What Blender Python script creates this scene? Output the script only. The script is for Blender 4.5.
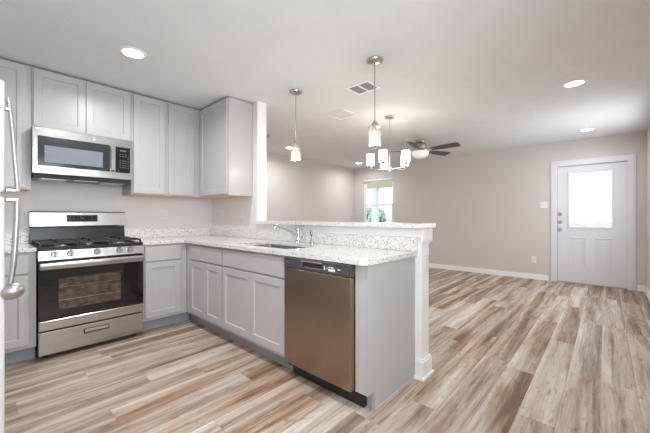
import bpy, bmesh, math, random
from mathutils import Vector, Matrix
random.seed(7)
for o in list(bpy.data.objects): bpy.data.objects.remove(o)
SC = bpy.context.scene
COL = SC.collection
R = math.radians

# ------------------------------------------------------------------ camera
cam = bpy.data.cameras.new('camera'); cam_o = bpy.data.objects.new('camera', cam); COL.objects.link(cam_o)
cam_o.location = (-1.494, -4.029, 1.167)
cam_o.rotation_euler = (R(90), 0, R(42.17 - 90))
cam.sensor_width = 36; cam.lens = 17.153; cam.clip_start = 0.02; cam.clip_end = 400
SC.camera = cam_o

# ------------------------------------------------------------------ world and added fill light
W = bpy.data.worlds.new('daylight_sky'); SC.world = W; W.use_nodes = True
wn = W.node_tree; wn.nodes['Background'].inputs['Color'].default_value = (0.90, 0.95, 1.0, 1)
wn.nodes['Background'].inputs['Strength'].default_value = 1.9

def area(name, loc, rot, sx, sy, power, color=(1, 1, 1), shape='RECTANGLE', spread=180):
    l = bpy.data.lights.new(name, 'AREA'); l.shape = shape; l.size = sx
    if shape in ('RECTANGLE', 'ELLIPSE'): l.size_y = sy
    l.energy = power; l.color = color; l.spread = R(spread)
    o = bpy.data.objects.new(name, l); COL.objects.link(o); o.location = loc; o.rotation_euler = rot
    return o
# fill lamps added at the two invented windows behind the camera
area('added_fill_dining', (4.0, -4.66, 1.5), (R(-90), 0, R(180)), 1.1, 1.1, 20, (0.90, 0.95, 1.0))
area('added_fill_kitchen', (-1.05, -4.66, 1.55), (R(-90), 0, R(180)), 1.2, 1.2, 33, (0.87, 0.94, 1.0))

SC.view_settings.view_transform = 'Standard'; SC.view_settings.look = 'None'
SC.view_settings.gamma = 1; SC.view_settings.use_curve_mapping = False
SC.view_settings.exposure = 0.45

# ------------------------------------------------------------------ materials
MATS = {}
def nodes(name):
    m = bpy.data.materials.new(name); m.use_nodes = True
    nt = m.node_tree; b = nt.nodes['Principled BSDF']; MATS[name] = m
    return m, nt, b
def N(nt, t, **kw):
    n = nt.nodes.new(t)
    for k, v in kw.items(): setattr(n, k, v)
    return n
def L(nt, a, b): nt.links.new(a, b)
def ramp(nt, fac, stops, interp='LINEAR'):
    r = N(nt, 'ShaderNodeValToRGB'); cr = r.color_ramp; cr.interpolation = interp
    while len(cr.elements) < len(stops): cr.elements.new(0.5)
    for e, (p, c) in zip(cr.elements, stops): e.position = p; e.color = (*c, 1)
    L(nt, fac, r.inputs['Fac']); return r
def math_n(nt, op, a, b=None, c=None):
    n = N(nt, 'ShaderNodeMath', operation=op)
    for i, v in enumerate((a, b, c)):
        if v is None: continue
        if isinstance(v, (int, float)): n.inputs[i].default_value = v
        else: L(nt, v, n.inputs[i])
    return n.outputs[0]
def srgb(r, g, b):
    f = lambda c: (c / 255 / 12.92) if c / 255 <= 0.04045 else ((c / 255 + 0.055) / 1.055) ** 2.4
    return (f(r), f(g), f(b))

def plain(name, col, rough=0.5, metal=0.0, noise=0.03, nscale=30, bump=0.0, bscale=200, coat=0, spec=0.5, stretch=None):
    m, nt, b = nodes(name)
    tc = N(nt, 'ShaderNodeTexCoord'); mp = N(nt, 'ShaderNodeMapping'); L(nt, tc.outputs['Object'], mp.inputs['Vector'])
    if stretch: mp.inputs['Scale'].default_value = stretch
    nz = N(nt, 'ShaderNodeTexNoise'); nz.inputs['Scale'].default_value = nscale; nz.inputs['Detail'].default_value = 3
    L(nt, mp.outputs[0], nz.inputs['Vector'])
    lo = tuple(max(0, c * (1 - noise)) for c in col); hi = tuple(min(1, c * (1 + noise)) for c in col)
    r = ramp(nt, nz.outputs['Fac'], [(0.3, lo), (0.7, hi)]); L(nt, r.outputs['Color'], b.inputs['Base Color'])
    b.inputs['Roughness'].default_value = rough; b.inputs['Metallic'].default_value = metal
    b.inputs['Specular IOR Level'].default_value = spec
    if coat: b.inputs['Coat Weight'].default_value = coat; b.inputs['Coat Roughness'].default_value = 0.1
    if bump:
        n2 = N(nt, 'ShaderNodeTexNoise'); n2.inputs['Scale'].default_value = bscale; n2.inputs['Detail'].default_value = 4
        L(nt, mp.outputs[0], n2.inputs['Vector'])
        bp = N(nt, 'ShaderNodeBump'); bp.inputs['Strength'].default_value = bump; bp.inputs['Distance'].default_value = 0.004
        L(nt, n2.outputs['Fac'], bp.inputs['Height']); L(nt, bp.outputs[0], b.inputs['Normal'])
    return m
def emit(name, col, strength, base=(0.8, 0.8, 0.8)):
    m, nt, b = nodes(name); b.inputs['Base Color'].default_value = (*base, 1)
    b.inputs['Emission Color'].default_value = (*col, 1); b.inputs['Emission Strength'].default_value = strength
    return m
def glass(name, tint=(1, 1, 1), gloss=0.12, rough=0.02, frost=0):
    m, nt, b = nodes(name); nt.nodes.remove(b); out = nt.nodes['Material Output']
    tr = N(nt, 'ShaderNodeBsdfTransparent'); tr.inputs['Color'].default_value = (*tint, 1)
    gl = N(nt, 'ShaderNodeBsdfGlossy'); gl.inputs['Roughness'].default_value = rough
    lw = N(nt, 'ShaderNodeLayerWeight'); lw.inputs['Blend'].default_value = 0.5
    f = math_n(nt, 'ADD', math_n(nt, 'MULTIPLY', math_n(nt, 'POWER', lw.outputs['Facing'], 3), gloss * 5), 0.03)
    if frost:
        df = N(nt, 'ShaderNodeBsdfTranslucent'); df.inputs['Color'].default_value = (.95, .94, .92, 1)
        m0 = N(nt, 'ShaderNodeMixShader'); m0.inputs[0].default_value = frost; L(nt, tr.outputs[0], m0.inputs[1]); L(nt, df.outputs[0], m0.inputs[2]); tr = m0
    mx = N(nt, 'ShaderNodeMixShader'); L(nt, f, mx.inputs[0]); L(nt, tr.outputs[0], mx.inputs[1]); L(nt, gl.outputs[0], mx.inputs[2])
    L(nt, mx.outputs[0], out.inputs['Surface']); return m

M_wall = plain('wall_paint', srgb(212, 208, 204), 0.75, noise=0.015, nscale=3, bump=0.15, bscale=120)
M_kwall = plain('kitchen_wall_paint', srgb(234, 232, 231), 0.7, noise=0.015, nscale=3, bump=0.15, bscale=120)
M_ceil = plain('ceiling_paint', srgb(225, 228, 230), 0.9, noise=0.02, nscale=5, bump=0.35, bscale=60)
M_white = plain('white_trim_paint', srgb(246, 245, 244), 0.4, noise=0.01)
M_door = plain('white_door_paint', srgb(226, 227, 233), 0.42, noise=0.01)
M_cab = plain('grey_cabinet_paint', srgb(193, 191, 192), 0.32, noise=0.012, nscale=8)
M_cabside = plain('grey_cabinet_panel', srgb(186, 186, 186), 0.40, noise=0.012, nscale=8)
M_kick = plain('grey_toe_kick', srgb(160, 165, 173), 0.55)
M_birch = plain('birch_plywood', srgb(224, 186, 146), 0.5, noise=0.12, nscale=12, stretch=(1, 8, 8))
M_black = plain('black_enamel', (0.018, 0.018, 0.02), 0.28)
M_iron = plain('cast_iron', (0.03, 0.03, 0.034), 0.55, bump=0.2, bscale=300)
M_bplast = plain('black_plastic', (0.02, 0.02, 0.022), 0.4)
M_gplast = plain('dark_grey_plastic', (0.075, 0.070, 0.075), 0.35)
M_vplast = plain('white_plastic', srgb(240, 240, 240), 0.35, noise=0.0)
M_ivory = plain('white_wall_plate', srgb(238, 238, 236), 0.35, noise=0.0)
M_slot = plain('dark_slot', (0.05, 0.05, 0.05), 0.5)
M_nickel = plain('brushed_nickel', (0.60, 0.57, 0.54), 0.28, metal=1, noise=0.04, nscale=60)
M_chrome = plain('chrome', (0.72, 0.73, 0.74), 0.12, metal=1, noise=0.0)
M_fridge = plain('white_fridge_enamel', srgb(214, 214, 213), 0.25, noise=0.0)
M_blade = plain('fan_blade_wood', srgb(86, 80, 78), 0.5, noise=0.15, nscale=10, stretch=(1, 12, 1))
M_shade = emit('frosted_shade', (1.0, 0.93, 0.85), 2.6)
M_bowl = emit('frosted_bowl', (1.0, 0.97, 0.93), 0.22, base=(0.82, 0.81, 0.80))
M_lens = emit('downlight_lens', (1.0, 0.94, 0.86), 9)
M_bulb = emit('bulb_glow', (1.0, 0.84, 0.62), 9)
M_glass = glass('clear_glass', gloss=0.05)
M_seeded = glass('seeded_shade_glass', tint=(0.93, 0.92, 0.91), gloss=0.12, rough=0.12, frost=0.05)
M_vent = plain('white_vent_metal', srgb(248, 247, 246), 0.45, noise=0)
M_filter = plain('blue_grey_filter', srgb(128, 138, 150), 0.8, noise=0.1, nscale=90)
M_sink = plain('sink_steel', (0.55, 0.55, 0.55), 0.3, metal=1)
M_grass = plain('patio_grass', srgb(150, 165, 140), 0.95, noise=0.3, nscale=4)
M_ext = plain('patio_stucco', srgb(196, 192, 172), 0.9)
M_land = plain('dry_land', srgb(160, 156, 152), 0.95, noise=0.25, nscale=0.6)
M_bush = plain('dusty_shrub', srgb(172, 190, 178), 0.95, noise=0.4, nscale=9)
M_roof = plain('far_roof', srgb(150, 150, 158), 0.9)
M_film = plain('display_glass', (0.012, 0.013, 0.016), 0.12)
M_ind = plain('pale_print', srgb(96, 102, 112), 0.5, noise=0)
M_sticker = plain('white_sticker', srgb(238, 240, 242), 0.6, noise=0)
M_emblem = plain('emblem_silver', (0.7, 0.7, 0.72), 0.25, metal=1)

def steel(name, col, rough, stretch, bump=0.02):
    m, nt, b = nodes(name)
    tc = N(nt, 'ShaderNodeTexCoord'); mp = N(nt, 'ShaderNodeMapping'); L(nt, tc.outputs['Object'], mp.inputs['Vector'])
    mp.inputs['Scale'].default_value = stretch
    nz = N(nt, 'ShaderNodeTexNoise'); nz.inputs['Scale'].default_value = 1; nz.inputs['Detail'].default_value = 5
    L(nt, mp.outputs[0], nz.inputs['Vector'])
    r = ramp(nt, nz.outputs['Fac'], [(0.3, tuple(c * 0.93 for c in col)), (0.7, tuple(min(1, c * 1.05) for c in col))])
    L(nt, r.outputs['Color'], b.inputs['Base Color'])
    b.inputs['Metallic'].default_value = 1; b.inputs['Roughness'].default_value = rough
    b.inputs['Anisotropic'].default_value = 0.5
    # the slightly wavy sheet that makes soft streaks in real stainless fronts
    n2 = N(nt, 'ShaderNodeTexNoise'); n2.inputs['Scale'].default_value = 5; n2.inputs['Detail'].default_value = 1
    L(nt, tc.outputs['Object'], n2.inputs['Vector'])
    bp = N(nt, 'ShaderNodeBump'); bp.inputs['Strength'].default_value = 1; bp.inputs['Distance'].default_value = bump
    L(nt, n2.outputs['Fac'], bp.inputs['Height']); L(nt, bp.outputs[0], b.inputs['Normal'])
    return m
M_steel = steel('stainless_steel', (0.51, 0.50, 0.49), 0.24, (3, 3, 400), 0.006)
M_dsteel = steel('dishwasher_steel_floor_tint', (0.37, 0.285, 0.225), 0.30, (400, 400, 3), 0.004)  # brown floor reflection is tinted into this steel's base colour

def granite():
    m, nt, b = nodes('speckled_granite')
    tc = N(nt, 'ShaderNodeTexCoord').outputs['Object']
    n1 = N(nt, 'ShaderNodeTexNoise'); n1.inputs['Scale'].default_value = 45; n1.inputs['Detail'].default_value = 5; n1.inputs['Roughness'].default_value = .7; L(nt, tc, n1.inputs['Vector'])
    base = ramp(nt, n1.outputs['Fac'], [(0.30, srgb(176, 170, 166)), (0.43, srgb(222, 219, 216)), (0.58, srgb(236, 235, 233)), (0.75, srgb(206, 201, 198))])
    v = N(nt, 'ShaderNodeTexVoronoi', feature='F1'); v.inputs['Scale'].default_value = 80; v.inputs['Randomness'].default_value = 1; L(nt, tc, v.inputs['Vector'])
    sep = N(nt, 'ShaderNodeSeparateColor'); L(nt, v.outputs['Color'], sep.inputs[0])
    n3 = N(nt, 'ShaderNodeTexNoise'); n3.inputs['Scale'].default_value = 9; n3.inputs['Detail'].default_value = 3; L(nt, tc, n3.inputs['Vector'])
    thr = math_n(nt, 'MULTIPLY', n3.outputs['Fac'], 0.58)
    dark = math_n(nt, 'LESS_THAN', sep.outputs[0], thr)
    near = math_n(nt, 'LESS_THAN', v.outputs['Distance'], 0.42)
    mask = math_n(nt, 'MULTIPLY', dark, near)
    fl = ramp(nt, sep.outputs[1], [(0.0, srgb(84, 80, 82)), (0.25, srgb(146, 130, 120)), (0.5, srgb(118, 116, 119)), (0.8, srgb(164, 154, 148))], 'CONSTANT')
    mx = N(nt, 'ShaderNodeMix', data_type='RGBA'); L(nt, math_n(nt, 'MULTIPLY', mask, 0.85), mx.inputs[0])
    L(nt, base.outputs[0], mx.inputs[6]); L(nt, fl.outputs[0], mx.inputs[7]); L(nt, mx.outputs[2], b.inputs['Base Color'])
    b.inputs['Roughness'].default_value = 0.16
    return m
M_gran = granite()

def planks():
    m, nt, b = nodes('vinyl_plank_floor')
    tc = N(nt, 'ShaderNodeTexCoord'); s = N(nt, 'ShaderNodeSeparateXYZ'); L(nt, tc.outputs['Object'], s.inputs[0])
    PW, PL = 0.182, 1.5
    yr = math_n(nt, 'DIVIDE', s.outputs[1], PW); row = math_n(nt, 'FLOOR', yr)
    wn1 = N(nt, 'ShaderNodeTexWhiteNoise', noise_dimensions='1D'); L(nt, row, wn1.inputs['W'])
    xs = math_n(nt, 'ADD', math_n(nt, 'DIVIDE', s.outputs[0], PL), wn1.outputs[0]); col = math_n(nt, 'FLOOR', xs)
    cb = N(nt, 'ShaderNodeCombineXYZ'); L(nt, row, cb.inputs[0]); L(nt, col, cb.inputs[1])
    wn2 = N(nt, 'ShaderNodeTexWhiteNoise', noise_dimensions='3D'); L(nt, cb.outputs[0], wn2.inputs['Vector'])
    sc = N(nt, 'ShaderNodeSeparateColor'); L(nt, wn2.outputs['Color'], sc.inputs[0])
    # grain coordinates, shifted per plank
    def streak(sx, sy, detail, dist, off):
        c = N(nt, 'ShaderNodeCombineXYZ')
        L(nt, math_n(nt, 'ADD', math_n(nt, 'MULTIPLY', s.outputs[0], sx), math_n(nt, 'MULTIPLY', sc.outputs[0], 37 + off)), c.inputs[0])
        L(nt, math_n(nt, 'ADD', math_n(nt, 'MULTIPLY', s.outputs[1], sy), math_n(nt, 'MULTIPLY', sc.outputs[1], 53 + off)), c.inputs[1])
        n = N(nt, 'ShaderNodeTexNoise'); n.inputs['Scale'].default_value = 1; n.inputs['Detail'].default_value = detail
        n.inputs['Roughness'].default_value = 0.6; n.inputs['Distortion'].default_value = dist; L(nt, c.outputs[0], n.inputs['Vector'])
        return n.outputs['Fac']
    fy = math_n(nt, 'FRACT', yr)
    broad = streak(0.45, 7.5, 2, 0.6, 0); fine = streak(2.2, 75, 4, 0.3, 9); knots = streak(4.5, 20, 3, 2.2, 4); wavy = streak(1.6, 13, 3, 1.4, 21)
    t = math_n(nt, 'ADD', math_n(nt, 'MULTIPLY', broad, 1.05), math_n(nt, 'MULTIPLY', fine, 0.42))
    t = math_n(nt, 'ADD', t, math_n(nt, 'MULTIPLY', wavy, 0.45))
    t = math_n(nt, 'ADD', t, math_n(nt, 'MULTIPLY', math_n(nt, 'SUBTRACT', sc.outputs[2], 0.5), 0.13))
    # printed pale band along one long edge of each board
    edge = ramp(nt, fy, [(0.0, (.0, .0, .0)), (0.62, (.0, .0, .0)), (0.97, (1, 1, 1))])
    t = math_n(nt, 'ADD', t, math_n(nt, 'MULTIPLY', edge.outputs[0], 0.13))
    t = math_n(nt, 'SUBTRACT', t, 0.52)
    c1 = ramp(nt, t, [(0.20, srgb(126, 96, 74)), (0.34, srgb(160, 130, 106)), (0.46, srgb(184, 163, 143)), (0.58, srgb(203, 188, 173)), (0.78, srgb(226, 218, 208))])
    c2 = ramp(nt, t, [(0.20, srgb(124, 105, 92)), (0.35, srgb(154, 134, 119)), (0.48, srgb(182, 165, 151)), (0.62, srgb(205, 193, 182)), (0.80, srgb(226, 219, 211))])
    mx = N(nt, 'ShaderNodeMix', data_type='RGBA'); L(nt, sc.outputs[1], mx.inputs[0])
    L(nt, c1.outputs[0], mx.inputs[6]); L(nt, c2.outputs[0], mx.inputs[7])
    kn = ramp(nt, knots, [(0.34, (0.58, 0.50, 0.44)), (0.42, (1, 1, 1))])
    m2 = N(nt, 'ShaderNodeMix', data_type='RGBA', blend_type='MULTIPLY'); m2.inputs[0].default_value = 0.6
    L(nt, mx.outputs[2], m2.inputs[6]); L(nt, kn.outputs[0], m2.inputs[7])
    fx = math_n(nt, 'FRACT', xs)
    ey = math_n(nt, 'MINIMUM', fy, math_n(nt, 'SUBTRACT', 1, fy)); ex = math_n(nt, 'MULTIPLY', math_n(nt, 'MINIMUM', fx, math_n(nt, 'SUBTRACT', 1, fx)), PL / PW)
    e = math_n(nt, 'MINIMUM', ex, ey)
    seam = ramp(nt, e, [(0.0, (0.55, 0.5, 0.45)), (0.018, (1, 1, 1))])
    m3 = N(nt, 'ShaderNodeMix', data_type='RGBA', blend_type='MULTIPLY'); m3.inputs[0].default_value = 0.5
    L(nt, m2.outputs[2], m3.inputs[6]); L(nt, seam.outputs[0], m3.inputs[7])
    L(nt, m3.outputs[2], b.inputs['Base Color'])
    b.inputs['Roughness'].default_value = 0.42; b.inputs['Specular IOR Level'].default_value = 0.18
    bp = N(nt, 'ShaderNodeBump'); bp.inputs['Strength'].default_value = 0.12; bp.inputs['Distance'].default_value = 0.002
    L(nt, fine, bp.inputs['Height']); L(nt, bp.outputs[0], b.inputs['Normal'])
    return m
M_floor = planks()

# ------------------------------------------------------------------ mesh helpers
class MB:
    def __init__(s): s.bm = bmesh.new()
    def box(s, x0, x1, y0, y1, z0, z1, bev=0.0, seg=1, mat=0):
        if x0 > x1: x0, x1 = x1, x0
        if y0 > y1: y0, y1 = y1, y0
        if z0 > z1: z0, z1 = z1, z0
        r = bmesh.ops.create_cube(s.bm, size=1, matrix=Matrix.Translation(((x0+x1)/2, (y0+y1)/2, (z0+z1)/2)) @ Matrix.Diagonal((x1-x0, y1-y0, z1-z0, 1)))
        if bev:
            ed = {e for v in r['verts'] for e in v.link_edges}
            bmesh.ops.bevel(s.bm, geom=list(ed), offset=bev, segments=seg, affect='EDGES', profile=0.5)
        return s
    def cyl(s, p0, p1, r0, r1=None, n=20, cap=True):
        r1 = r0 if r1 is None else r1
        p0, p1 = Vector(p0), Vector(p1); d = p1 - p0
        q = d.to_track_quat('Z', 'Y').to_matrix().to_4x4()
        bmesh.ops.create_cone(s.bm, cap_ends=cap, segments=n, radius1=r0, radius2=r1, depth=d.length, matrix=Matrix.Translation((p0+p1)/2) @ q)
        return s
    def lathe(s, prof, c=(0, 0, 0), axis='Z', n=28, closed=False):
        rings = []
        for (r, h) in prof:
            ring = []
            for i in range(n):
                a = 2*math.pi*i/n; ca, sa = r*math.cos(a), r*math.sin(a)
                p = {'Z': (ca, sa, h), 'Y': (ca, h, sa), 'X': (h, ca, sa)}[axis]
                ring.append(s.bm.verts.new((c[0]+p[0], c[1]+p[1], c[2]+p[2])))
            rings.append(ring)
        for a, b in zip(rings, rings[1:] + (rings[:1] if closed else [])):
            for i in range(n):
                j = (i+1) % n; s.bm.faces.new((a[i], a[j], b[j], b[i]))
        if not closed:
            for ring in (rings[0], rings[-1]):
                try: s.bm.faces.new(ring)
                except ValueError: pass
        return s
    def tube(s, pts, r, n=10, caps=True):
        pts = [Vector(p) for p in pts]; rs = r if isinstance(r, (list, tuple)) else [r]*len(pts)
        rings = []; up = Vector((0, 0, 1))
        for i, p in enumerate(pts):
            t = (pts[min(i+1, len(pts)-1)] - pts[max(i-1, 0)]).normalized()
            a = t.cross(up) if abs(t.dot(up)) < 0.95 else t.cross(Vector((0, 1, 0)))
            a.normalize(); b = t.cross(a)
            rings.append([s.bm.verts.new(p + rs[i]*(math.cos(2*math.pi*k/n)*a + math.sin(2*math.pi*k/n)*b)) for k in range(n)])
        for a, b in zip(rings, rings[1:]):
            for i in range(n):
                j = (i+1) % n; s.bm.faces.new((a[i], a[j], b[j], b[i]))
        if caps: s.bm.faces.new(rings[0]); s.bm.faces.new(rings[-1])
        return s
    def prism(s, poly, z0, z1, holes=(), bev=0):
        es = []; 
        for lp in [poly] + list(holes):
            vs = [s.bm.verts.new((x, y, z0)) for x, y in lp]
            es += [s.bm.edges.new((vs[i], vs[(i+1) % len(vs)])) for i in range(len(vs))]
        r = bmesh.ops.triangle_fill(s.bm, edges=es, use_beauty=True)
        fs = [g for g in r['geom'] if isinstance(g, bmesh.types.BMFace)]
        ex = bmesh.ops.extrude_face_region(s.bm, geom=fs)
        bmesh.ops.translate(s.bm, vec=(0, 0, z1-z0), verts=[g for g in ex['geom'] if isinstance(g, bmesh.types.BMVert)])
        return s
    def side_prism(s, poly, x0, x1, axis='X'):      # polygon in the (y,z) plane extruded along x (axis X) or (x,z) along y
        mk = (lambda a, b, t: (t, a, b)) if axis == 'X' else (lambda a, b, t: (a, t, b))
        v0 = [s.bm.verts.new(mk(a, b, x0)) for a, b in poly]; v1 = [s.bm.verts.new(mk(a, b, x1)) for a, b in poly]
        s.bm.faces.new(v0); s.bm.faces.new(list(reversed(v1)))
        for i in range(len(poly)):
            j = (i+1) % len(poly); s.bm.faces.new((v0[i], v0[j], v1[j], v1[i]))
        return s
    def build(s, name, mat, parent=None, smooth=False, loc=None):
        bmesh.ops.recalc_face_normals(s.bm, faces=s.bm.faces[:])
        me = bpy.data.meshes.new(name); s.bm.to_mesh(me); s.bm.free()
        me.materials.append(mat)
        if smooth:
            me.polygons.foreach_set('use_smooth', [True]*len(me.polygons))
            me.set_sharp_from_angle(angle=R(35))
        o = bpy.data.objects.new(name, me); COL.objects.link(o)
        if parent: o.parent = parent
        if loc: o.location = loc
        return o
def thing(name, label, cat, loc=(0, 0, 0), rz=0, group=None):
    o = bpy.data.objects.new(name, None); o.empty_display_size = 0.1; COL.objects.link(o)
    o.location = loc; o.rotation_euler = (0, 0, R(rz)); o['label'] = label; o['category'] = cat
    if group: o['group'] = group
    return o
def tag(o, label, cat, group=None):
    o['label'] = label; o['category'] = cat
    if group: o['group'] = group
    return o
def struct(o, label=None):
    o['kind'] = 'structure'
    if label: o['label'] = label
    return o
def copy_thing(root, loc, label, rz=None):
    c = root.copy(); COL.objects.link(c); c.location = loc; c['label'] = label
    if rz is not None: c.rotation_euler = (0, 0, R(rz))
    def rec(src, dst):
        for ch in [o for o in bpy.data.objects if o.parent == src]:
            d = ch.copy(); COL.objects.link(d); d.parent = dst; rec(ch, d)
    rec(root, c); return c

# ------------------------------------------------------------------ the room
ZC = 2.49; XL = -2.30; XD = 5.41; YR = -4.50; YF = 1.146; W0 = 0.62; W1 = 0.74; YS = -1.06; YE = -3.05
T = 0.14
struct(MB().box(XL-T, XD+T, YR-T, YF+T, -0.1, 0).build('floor', M_floor))
struct(MB().box(XL-T, XD+T, YR-T, YF+T, ZC, ZC+0.12).build('ceiling', M_ceil))
struct(MB().box(XL, W0, 0, T, 0, ZC).build('wall_back', M_kwall))
struct(MB().box(W0, W1, YS, YF, 0, ZC).build('wall_stub', M_kwall))
struct(MB().box(W0, W1, YE, YS-0.001, 0, 1.084).build('wall_half', M_white))
struct(MB().box(W1, XD, YF, YF+T, 0, ZC).build('wall_far', M_wall))
struct(MB().box(XL-T, XL, YR, 0, 0, ZC).build('wall_left', M_kwall))
# wall with the entry door and the living room window
DY0, DY1, DZ = -4.30, -3.375, 2.07
WY0, WY1, WZ0, WZ1 = -0.085, 0.845, 0.86, 2.165
w = MB()
w.box(XD, XD+T, YR, DY0, 0, ZC); w.box(XD, XD+T, DY0, DY1, DZ, ZC); w.box(XD, XD+T, DY1, WY0, 0, ZC)
w.box(XD, XD+T, WY0, WY1, 0, WZ0); w.box(XD, XD+T, WY0, WY1, WZ1, ZC); w.box(XD, XD+T, WY1, YF, 0, ZC)
struct(w.build('wall_door', M_wall))
# wall behind the camera, with two glazed openings added to bring in light
w = MB()
w.box(XL, -1.70, YR-T, YR, 0, ZC); w.box(-1.70, -0.40, YR-T, YR, 0, 0.9); w.box(-1.70, -0.40, YR-T, YR, 2.2, ZC)
w.box(-0.40, 3.40, YR-T, YR, 0, ZC); w.box(3.40, 4.60, YR-T, YR, 0, 0.9); w.box(3.40, 4.60, YR-T, YR, 2.1, ZC); w.box(4.60, XD, YR-T, YR, 0, ZC)
struct(w.build('wall_right', M_wall))
def added_rear_window(name, x0, x1, z0, z1, n):
    f = MB(); f.box(x0, x0+.05, YR-.09, YR-.03, z0, z1); f.box(x1-.05, x1, YR-.09, YR-.03, z0, z1)
    f.box(x0+.05, x1-.05, YR-.09, YR-.03, z0, z0+.05); f.box(x0+.05, x1-.05, YR-.09, YR-.03, z1-.05, z1)
    for i in range(1, n):
        x = x0 + (x1-x0)*i/n; f.box(x-.025, x+.025, YR-.09, YR-.03, z0+.05, z1-.05)
    fr = struct(f.build(name, M_white))
    MB().box(x0+.05, x1-.05, YR-.065, YR-.06, z0+.05, z1-.05).build('glass_pane', M_glass, fr)
added_rear_window('added_window_2', -1.70, -0.40, 0.9, 2.2, 2)  # unseen windows, added to light the kitchen and dining sides
added_rear_window('added_window_3', 3.40, 4.60, 0.9, 2.1, 2)

# living room window: double hung, set in a plain drywall return
f = MB(); xw = XD+0.055; wt = 0.045
f.box(xw, xw+.06, WY0, WY0+wt, WZ0, WZ1); f.box(xw, xw+.06, WY1-wt, WY1, WZ0, WZ1)
f.box(xw, xw+.06, WY0+wt, WY1-wt, WZ0, WZ0+wt); f.box(xw, xw+.06, WY0+wt, WY1-wt, WZ1-wt, WZ1)
win = struct(f.build('window_1', M_white))
f = MB(); zm = 1.47; y0, y1 = WY0+wt, WY1-wt
f.box(xw-.012, xw+.02, y0, y1, zm-.03, zm+.03, .004)
f.box(xw-.01, xw+.018, y0, y0+.03, WZ0+wt, zm-.03); f.box(xw-.01, xw+.018, y1-.03, y1, WZ0+wt, zm-.03)
f.box(xw+.02, xw+.045, y0, y0+.025, zm+.03, WZ1-wt); f.box(xw+.02, xw+.045, y1-.025, y1, zm+.03, WZ1-wt)
f.box(xw-.01, xw+.018, y0, y1, WZ0+wt, WZ0+wt+.04)
f.build('window_sash', M_white, win)
MB().box(xw+.03, xw+.034, y0, y1, WZ0+wt, WZ1-wt).build('glass_pane', M_glass, win)
MB().box(XD-.012, xw, WY0-.0, WY1+.0, WZ0, WZ0+.018, .003).build('window_sill', M_white, win)
# raised mini blind at the window head
MB().box(XD+.012, XD+.05, WY0+.006, WY1-.006, WZ1-.055, WZ1-.004, .004).build('blind_headrail', M_vplast, win)
bl = MB()
for k in range(5): bl.box(XD+.014, XD+.048, WY0+.01, WY1-.01, WZ1-.062-.006*k, WZ1-.059-.006*k)
bl.build('blind_slats', M_vplast, win)

# baseboards
def base_run(name, x0, x1, y0, y1, t_axis):
    m = MB(); m.box(x0, x1, y0, y1, 0.0, 0.085, .002)
    return struct(m.build(name, M_white))
def base_profile(name, pts, mat=M_white):      # pts: (x0,y0,x1,y1,nx,ny) runs with outward normal
    m = MB()
    for (x0, y0, x1, y1, nx, ny) in pts:
        for (t, za, zb) in ((.013, 0, .082), (.008, .082, .094), (.022, 0, .018)):
            if nx: m.box(x0, x0+nx*t, y0, y1, za, zb)
            else: m.box(x0, x1, y0, y0+ny*t, za, zb)
    return struct(m.build(name, mat))
base_profile('baseboard_door_wall', [(XD, DY1+.115, XD, YF, -1, 0), (XD, YR+.02, XD, DY0-.1, -1, 0)])
base_profile('baseboard_far', [(W1, YF, XD-.025, YF, 0, -1)])
base_profile('baseboard_right', [(0.0, YR, XD-.025, YR, 0, 1)])
base_profile('baseboard_left', [(XL, -4.47, XL, -2.35, 1, 0)])
base_profile('baseboard_living', [(W1, YE+.002, W1, YF-.025, 1, 0)])
# post end of the half wall: tall base block with a stepped cap
m = MB(); m.box(W0-.018, W1+.018, YE-.001, YE-.020, 0, .125, .002); m.box(W0-.012, W1+.012, YE-.001, YE-.013, .125, .142, .002); m.box(W0-.030, W1+.032, YE-.001, YE-.030, 0, .020, .003)
m.box(W0-.018, W0-.001, YE-.001, YE+.045, 0, .125); m.box(W0-.012, W0-.001, YE-.001, YE+.045, .125, .142); m.box(W0-.03, W0-.001, YE-.001, YE+.045, 0, .02)
struct(m.build('baseboard_post', M_white))
# white boards round the top of the half wall
m = MB(); zt0, zt1 = 1.017, 1.084
m.box(W0-.021, W0-.001, YE-.001, YS-.016, zt0, zt1, .002); m.box(W1+.001, W1+.021, YE-.001, YS-.016, .99, zt1, .002)
m.box(W0-.021, W1+.021, YE-.021, YE-.001, .985, zt1, .002)
m.box(W0-.010, W1+.010, YE-.011, YE-.001, .970, .985, .002)
struct(m.build('trim_1', M_white))
# white board on the free end of the full-height stub
struct(MB().box(W0-.004, W1+.004, YS-.015, YS-.001, 1.118, ZC, .002).build('trim_2', M_white))

# entry door with casing
m = MB(); cw = 0.095; t = 0.018
for (a, b, th) in ((0, cw, t), (.012, cw-.02, t+.004)):
    m.box(XD-th, XD-.001, DY1-.012+a, DY1-.012+b, 0, DZ-.012+b, .002); m.box(XD-th, XD-.001, DY0+.012-b, DY0+.012-a, 0, DZ-.012+b, .002)
    m.box(XD-th, XD-.001, DY0+.012-a, DY1-.012+a, DZ-.012+a, DZ-.012+b, .002)
struct(m.build('trim_3', M_door))
m = MB(); m.box(XD+.001, XD+T, DY1-.014, DY1-.001, .02, DZ-.014); m.box(XD+.001, XD+T, DY0+.001, DY0+.014, .02, DZ-.014); m.box(XD+.001, XD+T, DY0+.001, DY1-.001, DZ-.014, DZ-.001)
struct(m.build('trim_4', M_door))
door = bpy.data.objects.new('door_1', None); COL.objects.link(door); door.location = (XD, -3.84, 0); struct(door)
dw, dz0, dz1, dx = 0.447, 0.022, 2.052, 0.02      # local: y from -dw to dw, slab front at x = dx
gy0, gy1, gz0, gz1 = -0.275, 0.290, 0.975, 1.935
m = MB()
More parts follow.
